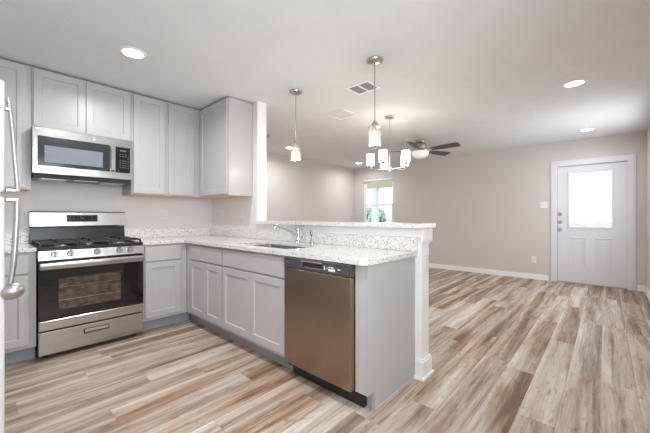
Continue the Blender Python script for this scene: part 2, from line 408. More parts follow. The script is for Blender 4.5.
m.box(dx, dx+.044, -dw, gy0, dz0, dz1); m.box(dx, dx+.044, gy1, dw, dz0, dz1); m.box(dx, dx+.044, gy0, gy1, gz1, dz1)
# rails and stiles round the two lower panels, panels sunk with a raised field
panels = [(-.31, -.06, .295, .80), (.07, .32, .295, .80)]
m.box(dx, dx+.044, gy0, gy1, .80, gz0); m.box(dx, dx+.044, gy0, gy1, dz0, .295)
m.box(dx, dx+.044, -.06, .07, .295, .80)
m.box(dx+.008, dx+.036, gy0, -.06, .295, .80); m.box(dx+.008, dx+.036, .07, gy1, .295, .80)
m.build('slab', M_door, door)
m = MB()
for (a, b, c, d) in ((gy0, -.06, .295, .80), (.07, gy1, .295, .80)):
    for (e, th) in ((.0, .004), ):
        m.box(dx-.004, dx+.008, a, b, c, c+.014, .003); m.box(dx-.004, dx+.008, a, b, d-.014, d, .003)
        m.box(dx-.004, dx+.008, a, a+.014, c, d, .003); m.box(dx-.004, dx+.008, b-.014, b, c, d, .003)
    m.box(dx+.001, dx+.008, a+.045, b-.045, c+.045, d-.045, .005)
m.build('panel_moulding', M_door, door)
m = MB(); fw = .032
m.box(dx-.010, dx+.052, gy0-fw+.012, gy0+.012, gz0-fw+.012, gz1+fw-.012, .004); m.box(dx-.010, dx+.052, gy1-.012, gy1+fw-.012, gz0-fw+.012, gz1+fw-.012, .004)
m.box(dx-.010, dx+.052, gy0+.012, gy1-.012, gz0-fw+.012, gz0+.012, .004); m.box(dx-.010, dx+.052, gy0+.012, gy1-.012, gz1-.012, gz1+fw-.012, .004)
m.build('glass_frame', M_door, door)
MB().box(dx+.018, dx+.023, gy0+.005, gy1-.005, gz0+.005, gz1-.005).build('glass_pane', M_glass, door)
for nm, z in (('deadbolt', 1.215), ('keyed_lock', 1.075)):
    q = MB().lathe([(.001, -.030), (.018, -.030), (.024, -.024), (.026, -.012), (.034, -.006), (.034, 0)], (dx, .415, z), 'X', 24).build(nm, M_nickel, door, True)
    MB().box(dx-.040, dx-.029, .409, .421, z-.014, z+.014, .003).build('thumb_turn', M_nickel, q)
q = MB().lathe([(.001, -.064), (.018, -.064), (.027, -.055), (.029, -.042), (.022, -.030), (.012, -.022), (.012, -.010), (.034, -.006), (.034, 0)], (dx, .415, .935), 'X', 24).build('door_knob', M_nickel, door, True)
MB().box(dx-.002, dx+.07, -dw-.005, dw+.005, 0.001, .020, .003).build('threshold', M_nickel, door)
for z in (.25, 1.03, 1.82): MB().cyl((dx-.006, -dw-.006, z-.045), (dx-.006, -dw-.006, z+.045), .006, n=10).build('hinge', M_nickel, door, True)

# ------------------------------------------------------------------ outdoors
struct(MB().box(XD+T+.01, 120, -90, 60, -.35, -.12).build('ground', M_land))
struct(MB().box(XD+T+.05, 8.6, -1.6, 3.6, -.12, -.04).build('patio_slab', plain('patio_concrete', srgb(190, 188, 184), .9)))
m = MB(); m.box(XD+T+.05, 8.9, -1.9, 3.9, 2.62, 2.74); m.box(8.35, 8.6, -1.9, 3.9, 2.24, 2.62)
tag(m.build('patio_roof', M_ext), 'tan beam and soffit of the patio cover seen through the living room window', 'patio roof')
tag(MB().box(8.38, 8.57, 2.32, 2.54, -.04, 2.24, .01).build('patio_post', plain('post_paint', srgb(222, 232, 240), .8)), 'pale blue-grey patio post beyond the living room window', 'post')
def shrub(name, c, r, label, grp):
    m = MB(); bm = m.bm
    for k in range(150):
        a = random.random()*6.28; h = random.random(); rr = r*math.sqrt(random.random())*(1-.35*h)
        p = Vector((c[0]+rr*math.cos(a), c[1]+rr*math.sin(a), c[2]+.12+h*r*2.3))
        bmesh.ops.create_icosphere(bm, subdivisions=1, radius=r*random.uniform(.12, .26), matrix=Matrix.Translation(p))
    m.cyl((c[0], c[1], c[2]), (c[0], c[1], c[2]+r), .03, n=6)
    tag(m.build(name, M_bush), label, 'shrub', grp)
for i, (x, y, r) in enumerate([(10.4, 1.2, .62), (10.7, 2.4, .6), (10.2, 3.6, .66)]):
    shrub('shrub', (x, y, -.12), r, ['grey-green shrub at the right of the lower window pane', 'grey-green shrub in the middle of the lower window pane', 'grey-green shrub at the left of the lower window pane'][i], 'shrubs beyond the patio')
def far_house(x, y, w_, d, h, label):
    t = thing('house', label, 'house', (x, y, -.12), 0, 'far houses beyond the entry door')
    MB().box(-d/2, d/2, -w_/2, w_/2, 0, h).build('house_wall', M_ext, t)
    MB().side_prism([(-w_/2-.4, h), (w_/2+.4, h), (w_/2-1.6, h+1.3), (-w_/2+1.6, h+1.3)], -d/2-.3, d/2+.3, 'X').build('roof', M_roof, t)
far_house(60, -47, 14, 8, 1.6, 'distant low house seen at the right of the entry door glass')
far_house(74, -27, 16, 8, 1.5, 'distant low house seen at the left of the entry door glass')

# ------------------------------------------------------------------ cabinets
def shaker(m, x0, x1, z0, z1, yf, t=.019, fw=.057, rec=.009):
    """door leaf: outer frame with sunk flat panel and a small chamfer; front at y = yf - t"""
    y = yf - t; c = .006
    def ring(xa, xb, za, zb, yy): return [m.bm.verts.new(p) for p in ((xa, yy, za), (xb, yy, za), (xb, yy, zb), (xa, yy, zb))]
    e = .002
    rs = [ring(x0, x1, z0, z1, yf), ring(x0, x1, z0, z1, y+e), ring(x0+e, x1-e, z0+e, z1-e, y), ring(x0+fw, x1-fw, z0+fw, z1-fw, y),
          ring(x0+fw+c, x1-fw-c, z0+fw+c, z1-fw-c, y+rec)]
    for a, b in zip(rs, rs[1:]):
        for i in range(4): m.bm.faces.new((a[i], a[(i+1) % 4], b[(i+1) % 4], b[i]))
    m.bm.faces.new(rs[-1]); m.bm.faces.new(list(reversed(rs[0])))
    return m
def slabf(m, x0, x1, z0, z1, yf, t=.019): return m.box(x0, x1, yf-t, yf, z0, z1, .003, 1)

def base_cabinet(label, loc, rz, w_, depth, doors, drawers, group, kick_ext=(0, 0), void=False):
    t = thing('base_cabinet', label, 'cabinet', loc, rz, group)
    D = -depth; m = MB()
    m.box(0, .016, D, 0, .114, .883); m.box(w_-.016, w_, D, 0, .114, .883); m.box(.016, w_-.016, -.010, 0, .114, .883)
    m.box(.016, w_-.016, D+.02, -.01, .114, .130)
    m.build('carcass', M_cabside, t)
    # face frame as one front with openings closed behind the doors
    MB().box(0, w_, D-.0005, D+.016, .114, .883, .001).build('face_frame', M_cab, t)
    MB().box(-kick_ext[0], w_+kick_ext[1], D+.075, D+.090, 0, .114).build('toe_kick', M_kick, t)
    for (a, b) in doors: shaker(MB(), a, b, .145, .700, D-.002).build('door', M_cab, t)
    for (a, b) in drawers: slabf(MB(), a, b, .714, .862, D-.002).build('drawer_front', M_cab, t)
    return t
base_cabinet('grey base cabinet left of the gas range, partly hidden by the refrigerator handle', (-2.295, -.003, 0), 0, 1.090, .607, [(.03, .53), (.56, 1.045)], [(.03, .53), (.56, 1.045)], 'grey base cabinets')
base_cabinet('narrow grey base cabinet with one door right of the gas range', (-.433, -.003, 0), 0, .443, .607, [(.024, .374)], [(.024, .374)], 'grey base cabinets', (0, .070))
base_cabinet('grey peninsula base cabinet beside the inside corner, one drawer over two narrow doors', (.618, -.614, 0), -90, .766, .606, [(.117, .441), (.445, .762)], [(.117, .762)], 'grey base cabinets', (.072, 0))
base_cabinet('wide grey sink base cabinet left of the dishwasher with two large doors', (.618, -1.382, 0), -90, .910, .606, [(.018, .454), (.458, .900)], [(.018, .900)], 'grey base cabinets')
# end panel with its front filler at the free end of the peninsula
t = thing('end_panel', 'plain grey end panel closing the peninsula beside the dishwasher', 'cabinet panel', (.618, -2.912, 0), -90)
MB().side_prism([(0, 0), (-.531, 0), (-.531, .114), (-.606, .114), (-.606, .883), (0, .883)], .070, .088, 'X').build('side_panel', M_cabside, t)
MB().box(0, .070, -.607, -.588, .114, .883, .001).build('filler_strip', M_cab, t)
MB().box(.088, .0945, -.531, 0, 0, .012, .002).build('shoe_strip', M_cab, t)
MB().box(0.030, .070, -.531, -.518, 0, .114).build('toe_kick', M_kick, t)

def wall_cabinet(label, loc, rz, w_, depth, z0, z1, doors, mat_side=M_cabside, left=.0, right=.0):
    t = thing('wall_cabinet', label, 'cabinet', loc, rz, 'grey wall cabinets')
    MB().box(0, w_, -depth+.018, 0, z0+.004, z1, .001).build('carcass', mat_side, t)
    MB().box(0, w_, -depth, -depth+.0175, z0, z1, .001).build('face_frame', M_cab, t)
    MB().box(.002, w_-.002, -depth+.018, -.002, z0, z0+.0035).build('underside', M_birch, t)
    for (a, b) in doors: shaker(MB(), a, b, z0+.014, z1-.014, -depth-.001).build('door', M_cab, t)
    return t
ZU, ZT = 1.402, 2.478
wall_cabinet('tall grey wall cabinet left of the microwave, cut by the photo edge', (-2.293, -.002, 0), 0, 1.080, .310, ZU, ZT, [(.04, .535), (.555, 1.050)])
wall_cabinet('short grey two-door wall cabinet directly above the microwave', (-1.211, -.002, 0), 0, .765, .310, 1.945, ZT, [(.012, .379), (.383, .755)])
wall_cabinet('grey two-door wall cabinet right of the microwave above the counter', (-.444, -.002, 0), 0, .752, .310, ZU, ZT, [(.020, .337), (.372, .672)])
wall_cabinet('grey single-door wall cabinet hung on the stub wall, side panel facing the camera', (.618, -.002, 0), -90, .974, .310, ZU, ZT, [(.345, .962)], M_cab)
# dark scribe gap strip where the cabinets meet the ceiling is real shadow: cabinets stop 12 mm short

# ------------------------------------------------------------------ worktop, splash, bar top
def rounded(poly, idx, r, n=6):
    out = []
    for i, p in enumerate(poly):
        if i not in idx: out.append(p); continue
        a = Vector(poly[i-1]) - Vector(p); b = Vector(poly[(i+1) % len(poly)]) - Vector(p); a.normalize(); b.normalize()
        c = Vector(p) + (a+b)*r
        s = Vector(p)+a*r; e = Vector(p)+b*r
        for k in range(n+1):
            q = (1-k/n)**2*s + 2*(1-k/n)*(k/n)*Vector(p) + (k/n)**2*e; out.append((q.x, q.y))
    return out
SX0, SX1, SY0, SY1 = .085, .495, -2.215, -1.475
ct = thing('countertop', 'L-shaped speckled white granite worktop with the sink cut into it', 'countertop', (0, 0, 0))
poly = rounded([(-.436, -.002), (-.436, -.640), (-.030, -.640), (-.030, -3.022), (.618, -3.022), (.618, -.002)], {3}, .05)
hole = rounded([(SX0, SY1), (SX1, SY1), (SX1, SY0), (SX0, SY0)], {0, 1, 2, 3}, .05)
MB().prism(poly, .884, .914, [hole]).build('slab', M_gran, ct)
m = MB(); m.box(-.436, .598, -.022, -.002, .9145, 1.015, .002); m.box(.598, .618, -3.022, -.002, .9145, 1.015, .002)
m.build('backsplash', M_gran, ct)
cl = thing('countertop', 'short speckled granite worktop left of the gas range', 'countertop', (0, 0, 0))
MB().box(-2.297, -1.205, -.640, -.002, .884, .914, .002).build('slab', M_gran, cl)
MB().box(-2.297, -1.205, -.022, -.002, .9145, 1.015, .002).build('backsplash', M_gran, cl)
tag(MB().prism(rounded([(.545, -1.078), (.545, -3.088), (.790, -3.088), (.790, -1.040), (.742, -1.040), (.742, -1.078)], {1, 2}, .012), 1.085, 1.117).build('bar_top', M_gran),
    'raised speckled granite bar ledge along the top of the half wall', 'bar top')

# sink
s = thing('sink', 'undermount stainless double bowl sink in the peninsula worktop', 'sink', (0, 0, 0))
def bowl(y0, y1):
    m = MB(); a = SX0-.004; b = SX1+.004; zb = .70; c = .03; g = .0015
    top = rounded([(a, y1), (b, y1), (b, y0), (a, y0)], {0, 1, 2, 3}, .05); bot = rounded([(a+c, y1-c), (b-c, y1-c), (b-c, y0+c), (a+c, y0+c)], {0, 1, 2, 3}, .05)
    def ringz(p, z, k=0): return [m.bm.verts.new((x, y, z)) for x, y in p]
    out = rounded([(a-g, y1+g), (b+g, y1+g), (b+g, y0-g), (a-g, y0-g)], {0, 1, 2, 3}, .05)
    r = [ringz(top, .882), ringz(top, zb+.02), ringz(bot, zb)]
    ro = [ringz(out, .882), ringz(out, zb-.003)]
    for p, q in list(zip(r, r[1:])) + [(ro[0], ro[1]), (r[0], ro[0])]:
        for i in range(len(p)):
            j = (i+1) % len(p); m.bm.faces.new((p[i], p[j], q[j], q[i]))
    m.bm.faces.new(r[-1]); m.bm.faces.new(ro[1])
    o = m.build('bowl', M_sink, s, True)
    MB().lathe([(.001, zb+.004), (.032, zb+.004), (.042, zb+.002), (.042, zb+.0005)], ((SX0+SX1)/2, (y0+y1)/2, 0), 'Z', 20).build('drain', M_chrome, o, True)
ymid = -1.80
bowl(ymid+.008, SY1+.004); bowl(SY0-.004, ymid-.008)

# faucet and sprayer
t = thing('faucet', 'chrome single-lever kitchen faucet behind the sink', 'faucet', (.545, -1.83, .9145))
MB().lathe([(.030, 0), (.030, .006), (.024, .014), (.021, .05), (.022, .085), (.024, .10), (.018, .118)], n=24).build('body', M_chrome, t, True)
sp = MB().tube([(-.01, -.0, .055), (-.06, 0, .095), (-.13, 0, .128), (-.21, 0, .160), (-.262, 0, .172), (-.280, 0, .165), (-.284, 0, .148)], [.013, .012, .011, .0105, .0115, .013, .013], 12).build('spout', M_chrome, t, True)
MB().cyl((-.284, 0, .136), (-.284, 0, .150), .0105, n=14).build('aerator', M_nickel, sp, True)
MB().lathe([(.020, .119), (.021, .128), (.014, .150), (.009, .160), (.001, .162)], n=20).build('lever_cap', M_chrome, t, True)
MB().tube([(.0, 0, .142), (.02, -.03, .158), (.03, -.055, .165)], [.006, .0055, .007], 8).build('lever', M_chrome, t, True)
t = thing('side_sprayer', 'chrome side sprayer standing right of the faucet', 'sprayer', (.545, -2.02, .9145))
MB().lathe([(.022, 0), (.022, .006), (.017, .014), (.013, .030)], n=20).build('base', M_chrome, t, True)
MB().tube([(0, 0, .031), (0, 0, .07), (-.004, 0, .10), (-.016, 0, .118)], [.011, .013, .016, .013], 12).build('spray_head', M_chrome, t, True)

# ------------------------------------------------------------------ wall plates
def plate(name, label, cat, loc, rz, kind, w_=.072, h=.116):
    t = thing(name, label, cat, loc, rz, 'white wall plates')       # local front faces -y
    MB().box(-w_/2, w_/2, -.006, -.0008, -h/2, h/2, .002).build('cover_plate', M_ivory, t)
    n = 2 if w_ > .1 else 1
    for i in range(n):
        cx = 0 if n == 1 else (-.023, .023)[i]
        if kind == 'outlet':
            for sz in (-1, 1):
                r = MB().lathe([(.0165, -.0085), (.0165, -.006)], (cx, 0, sz*.020), 'Y', 16).build('receptacle', M_ivory, t)
                MB().box(cx-.007, cx-.005, -.0092, -.0084, sz*.020-.002, sz*.020+.006).box(cx+.005, cx+.007, -.0092, -.0084, sz*.020-.002, sz*.020+.006).cyl((cx, -.0092, sz*.020-.007), (cx, -.0084, sz*.020-.007), .0022, n=8).build('slots', M_slot, r)
        else:
            MB().box(cx-.016, cx+.016, -.009, -.006, -.033, .033, .002).build('rocker', M_ivory, t)
    return t
plate('wall_outlet', 'white duplex outlet on the range wall between worktop and wall cabinet', 'outlet', (-.004, 0, 1.190), 0, 'outlet', .078)
plate('wall_outlet', 'white outlet on the stub wall nearer the inside corner', 'outlet', (W0, -.306, 1.194), -90, 'outlet')
plate('wall_switch', 'white rocker switch on the stub wall nearer its free end', 'light switch', (W0, -.750, 1.192), -90, 'switch')
plate('wall_switch', 'white double rocker switch left of the entry door', 'light switch', (XD, -3.195, 1.378), -90, 'switch', .118)
plate('wall_outlet', 'white outlet low on the wall left of the entry door', 'outlet', (XD, -3.040, .365), -90, 'outlet')
plate('wall_outlet', 'white outlet on the end post of the half wall', 'outlet', (.690, YE, .830), 0, 'outlet')

# ------------------------------------------------------------------ gas range
RX0, RX1 = -1.199, -.438; RW = RX1-RX0
rg = thing('gas_range', 'stainless and black freestanding gas range under the microwave', 'range', (RX0, 0, 0))
MB().box(.004, RW-.004, -.635, -.022, .045, .885, .003).build('body', M_black, rg)
for x in (.05, RW-.05):
    for y in (-.58, -.08): MB().cyl((x, y, 0), (x, y, .0445), .018, n=12).build('foot', M_bplast, rg, True)
# cooktop: black rim with a sunken centre
m = MB(); m.box(.0, RW, -.665, -.022, .886, .902, .004, 2); m.box(.0, RW, -.665, -.625, .902, .914, .004, 2); m.box(0, .03, -.625, -.08, .902, .914, .004, 2); m.box(RW-.03, RW, -.625, -.08, .902, .914, .004, 2)
m.build('cooktop', M_black, rg)
bpos = [(.165, -.50), (.165, -.23), (.595, -.50), (.595, -.23), (.38, -.365)]
for i, (x, y) in enumerate(bpos):
    b_ = MB().lathe([(.050, .903), (.050, .909), (.040, .914), (.036, .922), (.001, .922)], (x, y, 0), n=24).build('burner', M_nickel, rg, True)
    MB().lathe([(.034, .9225), (.034, .930), (.030, .933), (.001, .933)], (x, y, 0), n=24).build('burner_cap', M_iron, b_, True)
def grate(x0, x1):
    m = MB(); za, zb = .936, .950; y0, y1 = -.640, -.095; h = .007
    for y in (y0, y1, (y0+y1)/2): m.box(x0, x1, y-h, y+h, za, zb, .003)
    for x in (x0+h, x1-h): m.box(x-h, x+h, y0, y1, za, zb, .003)
    xc = (x0+x1)/2
    for yc in ((y0*.75+y1*.25), (y0*.25+y1*.75)):
        for (dx_, dy_) in ((1, 0), (-1, 0)):
            m.box(xc+dx_*.035, (x1 if dx_ > 0 else x0), yc-.005, yc+.005, za, zb+.004, .002)
        m.box(xc-.005, xc+.005, yc+.035, yc+.13, za, zb+.004, .002); m.box(xc-.005, xc+.005, yc-.13, yc-.035, za, zb+.004, .002)
    for x in (x0+h, x1-h):
        for y in (y0, y1): m.box(x-.008, x+.008, y-.008, y+.008, .9145, za)
    return m
for a, b in ((.012, .262), (.268, .493), (.499, RW-.012)): grate(a, b).build('grate', M_iron, rg)
# front control panel, slightly raked
cp = MB().side_prism([(-.636, .812), (-.682, .812), (-.675, .885), (-.636, .885)], 0, RW, 'X').build('control_panel', M_steel, rg)
for x in (.099, .202, .387, .554, .645):
    k = MB().lathe([(.027, 0), (.027, -.006), (.024, -.026), (.022, -.030), (.001, -.030)], (x, -.679, .856), 'Y', 22).build('knob', M_nickel, rg, True)
    MB().box(x-.0045, x+.0045, -.720, -.7085, .832, .880, .003).build('knob_grip', M_chrome, k)
# oven door
od = MB().box(.002, RW-.002, -.664, -.637, .235, .800, .003).build('oven_door', M_black, rg)
M_og = plain('oven_glass', (0.010, 0.010, 0.012), 0.06, spec=0.6, noise=0)
m = MB(); gx0, gx1, gz0_, gz1_ = .125, .570, .395, .655; yy = -.672
m.box(.002, gx0, yy, -.6645, .318, .725); m.box(gx1, RW-.002, yy, -.6645, .318, .725); m.box(gx0, gx1, yy, -.6645, gz1_, .725); m.box(gx0, gx1, yy, -.6645, .318, gz0_)
m.build('door_glass', M_og, od)
# the window is an opaque pane mottled in browns, with racks in front of it
def mottled_pane():
    m, nt, b = nodes('oven_pane_mottle')
    tc = N(nt, 'ShaderNodeTexCoord').outputs['Object']
    mp = N(nt, 'ShaderNodeMapping'); mp.inputs['Scale'].default_value = (11, 1, 16); L(nt, tc, mp.inputs['Vector'])
    n = N(nt, 'ShaderNodeTexNoise'); n.inputs['Scale'].default_value = 1.6; n.inputs['Detail'].default_value = 2; L(nt, mp.outputs[0], n.inputs['Vector'])
    r = ramp(nt, n.outputs['Fac'], [(0.3, srgb(58, 48, 46)), (0.45, srgb(84, 66, 58)), (0.6, srgb(96, 84, 74)), (0.75, srgb(104, 105, 108))])
    L(nt, r.outputs[0], b.inputs['Base Color']); b.inputs['Roughness'].default_value = 0.16; return m
ow = MB().box(gx0, gx1, -.668, -.6645, gz0_, gz1_).build('door_window', mottled_pane(), od)
m = MB(); 
for z in (.47, .58): m.cyl((gx0+.004, -.6690, z), (gx1-.004, -.6690, z), .0012, n=6)
m.build('oven_rack', M_nickel, ow)
MB().box(.002, RW-.002, -.674, -.6645, .240, .3175, .003).build('lower_trim', M_steel, od)
MB().box(.002, RW-.002, -.674, -.6645, .7255, .800, .003).build('upper_trim', M_black, od)
MB().lathe([(.012, -.0025), (.012, 0)], (RW/2, -.6745, .285), 'Y', 20).build('emblem', M_emblem, od, True)
h = MB(); h.box(.004, RW-.004, -.722, -.704, .736, .794, .008, 3)
hd = h.build('handle', M_steel, od, True)
for xa in (.020, RW-.045): MB().box(xa, xa+.025, -.704, -.6745, .752, .780, .004).build('handle_mount', M_nickel, hd)
dr = MB().box(.002, RW-.002, -.672, -.637, .040, .228, .004, 2).build('storage_drawer', M_steel, rg)
MB().side_prism([(-.6725, .152), (-.6725, .186), (-.690, .180), (-.690, .168), (-.677, .158)], .300, .470, 'X').build('drawer_pull', M_nickel, dr)
MB().box(.292, .478, -.6735, -.6725, .148, .190).build('pull_recess', M_bplast, dr)
# backguard
MB().side_prism([(-.022, .915), (-.075, .915), (-.055, 1.060), (-.022, 1.060)], .0, RW, 'X').build('backguard_base', M_black, rg)
bg = MB().side_prism([(-.022, 1.062), (-.072, 1.062), (-.078, 1.075), (-.066, 1.205), (-.050, 1.218), (-.022, 1.218)], -.004, RW+.004, 'X').build('backguard', M_steel, rg)
dp = MB().side_prism([(-.070, 1.115), (-.078, 1.115), (-.0725, 1.182), (-.064, 1.182)], .262, .512, 'X').build('display', M_film, bg)
m = MB()
for r_, z in ((0, 1.165), (1, 1.148), (2, 1.130)):
    yq = -.0775 + (z-1.115)*.08
    for i in range(8):
        x = .278 + i*.030
        if r_ == 1 and 2 < i < 6: continue
        m.box(x, x+.014, yq-.0012, yq+.0006, z-.002, z+.002)
m.box(.365, .395, -.0758, -.0735, 1.144, 1.156)
m.build('button_marks', M_ind, dp)

# ------------------------------------------------------------------ microwave
mw = thing('microwave', 'stainless over-the-range microwave mounted above the gas range', 'microwave', (-1.215, 0, 1.540))
MWW, MH, MD = .757, .402, .400
MB().box(.001, MWW-.001, -MD, -.003, .0, MH, .003).build('body', plain('dark_case', (.09, .09, .095), .45), mw)
# raked underside with grease filters and lamp lens
m = MB().side_prism([(-MD+.012, -.001), (-MD+.03, -.035), (-.06, -.035), (-.003, -.012), (-.003, -.001)], .012, MWW-.012, 'X').build('underside', M_gplast, mw)
for xa in (.06, .52): MB().box(xa, xa+.18, -.34, -.12, -.040, -.0355, .001).build('grease_filter', M_nickel, m)
MB().box(.29, .47, -.38, -.33, -.039, -.0355, .001).build('lamp_lens', M_vplast, m)
fp = MB(); fp.box(0, MWW, -MD-.024, -MD-.001, .0, MH, .004, 2)
face = fp.build('door', M_steel, mw)
g = MB().box(.034, .556, -MD-.030, -MD-.0245, .068, .325, .002).build('door_glass', plain('microwave_door_glass', (.035, .038, .045), .12, noise=0), face)
MB().box(.078, .497, -MD-.0315, -MD-.0303, .100, .245).build('window_screen', plain('microwave_screen', srgb(118, 126, 136), .35, noise=.03, nscale=300), g)
hm = MB().side_prism([(-MD-.028, .070), (-MD-.056, .082), (-MD-.060, .20), (-MD-.056, .312), (-MD-.028, .324), (-MD-.028, .305), (-MD-.044, .298), (-MD-.044, .095), (-MD-.028, .090)], .562, .590, 'X').build('handle', M_steel, face)
kp = MB().box(.604, .730, -MD-.029, -MD-.0245, .066, .322, .002).build('keypad', M_film, face)
m = MB(); yk = -MD-.0298
m.box(.640, .694, yk, yk+.0006, .280, .292)
for r_ in range(4):
    for c in range(3): m.box(.638+c*.022, .648+c*.022, yk, yk+.0006, .115+r_*.022, .123+r_*.022)
for c in range(3): m.box(.636+c*.024, .650+c*.024, yk, yk+.0006, .226, .232); m.box(.636+c*.024, .650+c*.024, yk, yk+.0006, .246, .251)
for r_ in range(6): m.box(.706, .718, yk, yk+.0006, .110+r_*.024, .114+r_*.024)
m.box(.622, .634, yk, yk+.0006, .080, .092)
m.build('key_marks', M_ind, kp)
MB().lathe([(.013, -.0025), (.013, 0)], (.43, -MD-.0245, .362), 'Y', 20).build('emblem', M_emblem, face, True)
MB().box(.018, .060, -MD-.0252, -MD-.0243, .378, .390).build('label_sticker', M_sticker, face)

# ------------------------------------------------------------------ dishwasher
M_hlip = plain('grey_handle_lip', (.16, .155, .16), .3)
dwx = thing('dishwasher', 'stainless dishwasher between the sink cabinet and the end panel', 'dishwasher', (.612, -2.299, 0), -90)
DWW = .612
MB().box(.004, DWW-.004, -.575, 0, .10, .872, .002).build('tub', M_gplast, dwx)
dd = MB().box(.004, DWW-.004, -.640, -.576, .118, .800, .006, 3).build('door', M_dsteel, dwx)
cpn = MB(); cpn.box(.004, DWW-.004, -.642, -.576, .803, .826, .003); cpn.box(.004, DWW-.004, -.642, -.576, .862, .877, .003)
cpn.box(.004, .190, -.642, -.576, .826, .862); cpn.box(.375, DWW-.004, -.642, -.576, .826, .862); cpn.box(.190, .375, -.615, -.576, .826, .862)
cc = cpn.build('control_panel', M_gplast, dwx)
MB().box(.185, .380, -.652, -.6425, .858, .868, .003).box(.185, .193, -.650, -.6425, .824, .858, .002).build('handle_lip', M_hlip, cc)
m = MB(); m.box(.432, .488, -.6432, -.6424, .822, .838); m.box(.436, .450, -.6432, -.6424, .842, .850); m.box(.456, .474, -.6432, -.6424, .842, .850); m.box(.396, .404, -.6432, -.6424, .826, .850); m.box(.510, .530, -.6432, -.6424, .836, .842); m.box(.418, .424, -.6432, -.6424, .834, .842)
m.build('label_sticker', M_sticker, cc)
MB().box(.030, .042, -.6432, -.6424, .836, .848).build('emblem', M_emblem, cc)
m = MB(); m.box(0, DWW+.030, -.552, -.535, .002, .112, .002); m.box(0, DWW, -.600, -.575, .085, .112)
m.build('toe_kick', M_bplast, dwx)

# ------------------------------------------------------------------ refrigerator
M_satin = plain('satin_handle_metal', (0.46, 0.45, 0.435), 0.38, metal=1, noise=.02)
fr = thing('refrigerator', 'white top-freezer refrigerator cut off by the left edge of the photo', 'refrigerator', (-1.437, -2.29, 0))
# local: front faces +x, near side at y = 0, depth towards -x, width towards +y
MB().box(-.80, -.075, .003, .757, .03, 1.690, .006, 2).build('body', M_fridge, fr)
for x in (-.75, -.12):
    for y in (.06, .70): MB().cyl((x, y, 0), (x, y, .0295), .02, n=12).build('foot', M_bplast, fr, True)
MB().box(-.30, -.075, .02, .74, .012, .028).build('base_grille', M_gplast, fr)
fz = MB().box(-.068, 0, 0, .760, 1.262, 1.702, .012, 3).build('freezer_door', M_fridge, fr, True)
fd = MB().box(-.068, 0, 0, .760, .060, 1.246, .012, 3).build('fresh_food_door', M_fridge, fr, True)
MB().box(-.074, -.060, .01, .75, 1.247, 1.261).build('gasket', M_gplast, fr)
def arc(pts, n=16):
    out = []
    P_ = [Vector(p) for p in pts]
    for k in range(n+1):
        t_ = k/n*(len(P_)-1); i = min(int(t_), len(P_)-2); f_ = t_-i
        p0 = P_[max(i-1, 0)]; p1 = P_[i]; p2 = P_[i+1]; p3 = P_[min(i+2, len(P_)-1)]
        out.append(0.5*((2*p1)+(-p0+p2)*f_+(2*p0-5*p1+4*p2-p3)*f_*f_+(-p0+3*p1-3*p2+p3)*f_**3))
    return out
hf = MB().tube(arc([(.008, .018, 1.640), (.014, .018, 1.595), (.021, .018, 1.52), (.028, .018, 1.40), (.034, .018, 1.31), (.036, .018, 1.268)]), [.005, .006] + [.0075]*15, 12).build('handle', M_satin, fz, True)
MB().box(-.0, .016, .010, .026, 1.585, 1.602, .003).build('handle_mount', M_satin, hf); MB().box(0, .036, .008, .028, 1.264, 1.280, .004).build('handle_mount', M_satin, hf)
hb = MB().tube(arc([(.035, .018, 1.240), (.034, .018, 1.18), (.030, .018, 1.07), (.024, .018, .97), (.016, .018, .90)]), [.010]*13 + [.009]*4, 12).build('handle', M_satin, fd, True)
MB().box(0, .036, .008, .028, 1.226, 1.242, .004).build('handle_mount', M_satin, hb)
# rounded foot cap of the lower handle
m = MB(); bmesh.ops.create_uvsphere(m.bm, u_segments=20, v_segments=14, radius=1, matrix=Matrix.Translation((.019, .018, .868)) @ Matrix.Rotation(R(-8), 4, 'Y') @ Matrix.Diagonal((.040, .030, .033, 1)))
m.build('handle_foot', M_satin, hb, True)

# ------------------------------------------------------------------ ceiling things
def downlight(label, x, y, power=26):
    t = thing('recessed_downlight', label, 'ceiling light', (x, y, ZC), 0, 'recessed ceiling downlights')
    MB().lathe([(.072, -.001), (.098, -.001), (.098, -.004), (.088, -.009), (.074, -.010), (.072, -.006)], n=36, closed=True).build('trim_ring', M_white, t, True)
    MB().lathe([(.071, -.0015), (.071, -.007), (.001, -.009)], n=32).build('lens', M_lens, t, True)
    l = area('downlight_lamp', (x, y, ZC-.013), (0, 0, 0), .13, .13, power, (.98, .98, .985), 'DISK', 165)
for lab, x, y, p in (('large bright round recessed ceiling light above the kitchen floor near the wall cabinets', -.683, -1.205, 12.5), ('round recessed ceiling light nearest the upper right of the photo', 2.437, -3.80, 4),
                  ('round recessed ceiling light closest to the entry door', 4.669, -3.82, 3), ('small recessed ceiling light above the living room window corner', 4.744, .488, 7), ('small recessed ceiling light partly behind the left glass pendant', 2.455, .453, 9),
                  ('added recessed ceiling light above the camera, unseen, brightening the kitchen', -.683, -3.10, 8)):  # the last downlight is unseen, added to brighten the foreground
    downlight(lab, x, y, p)

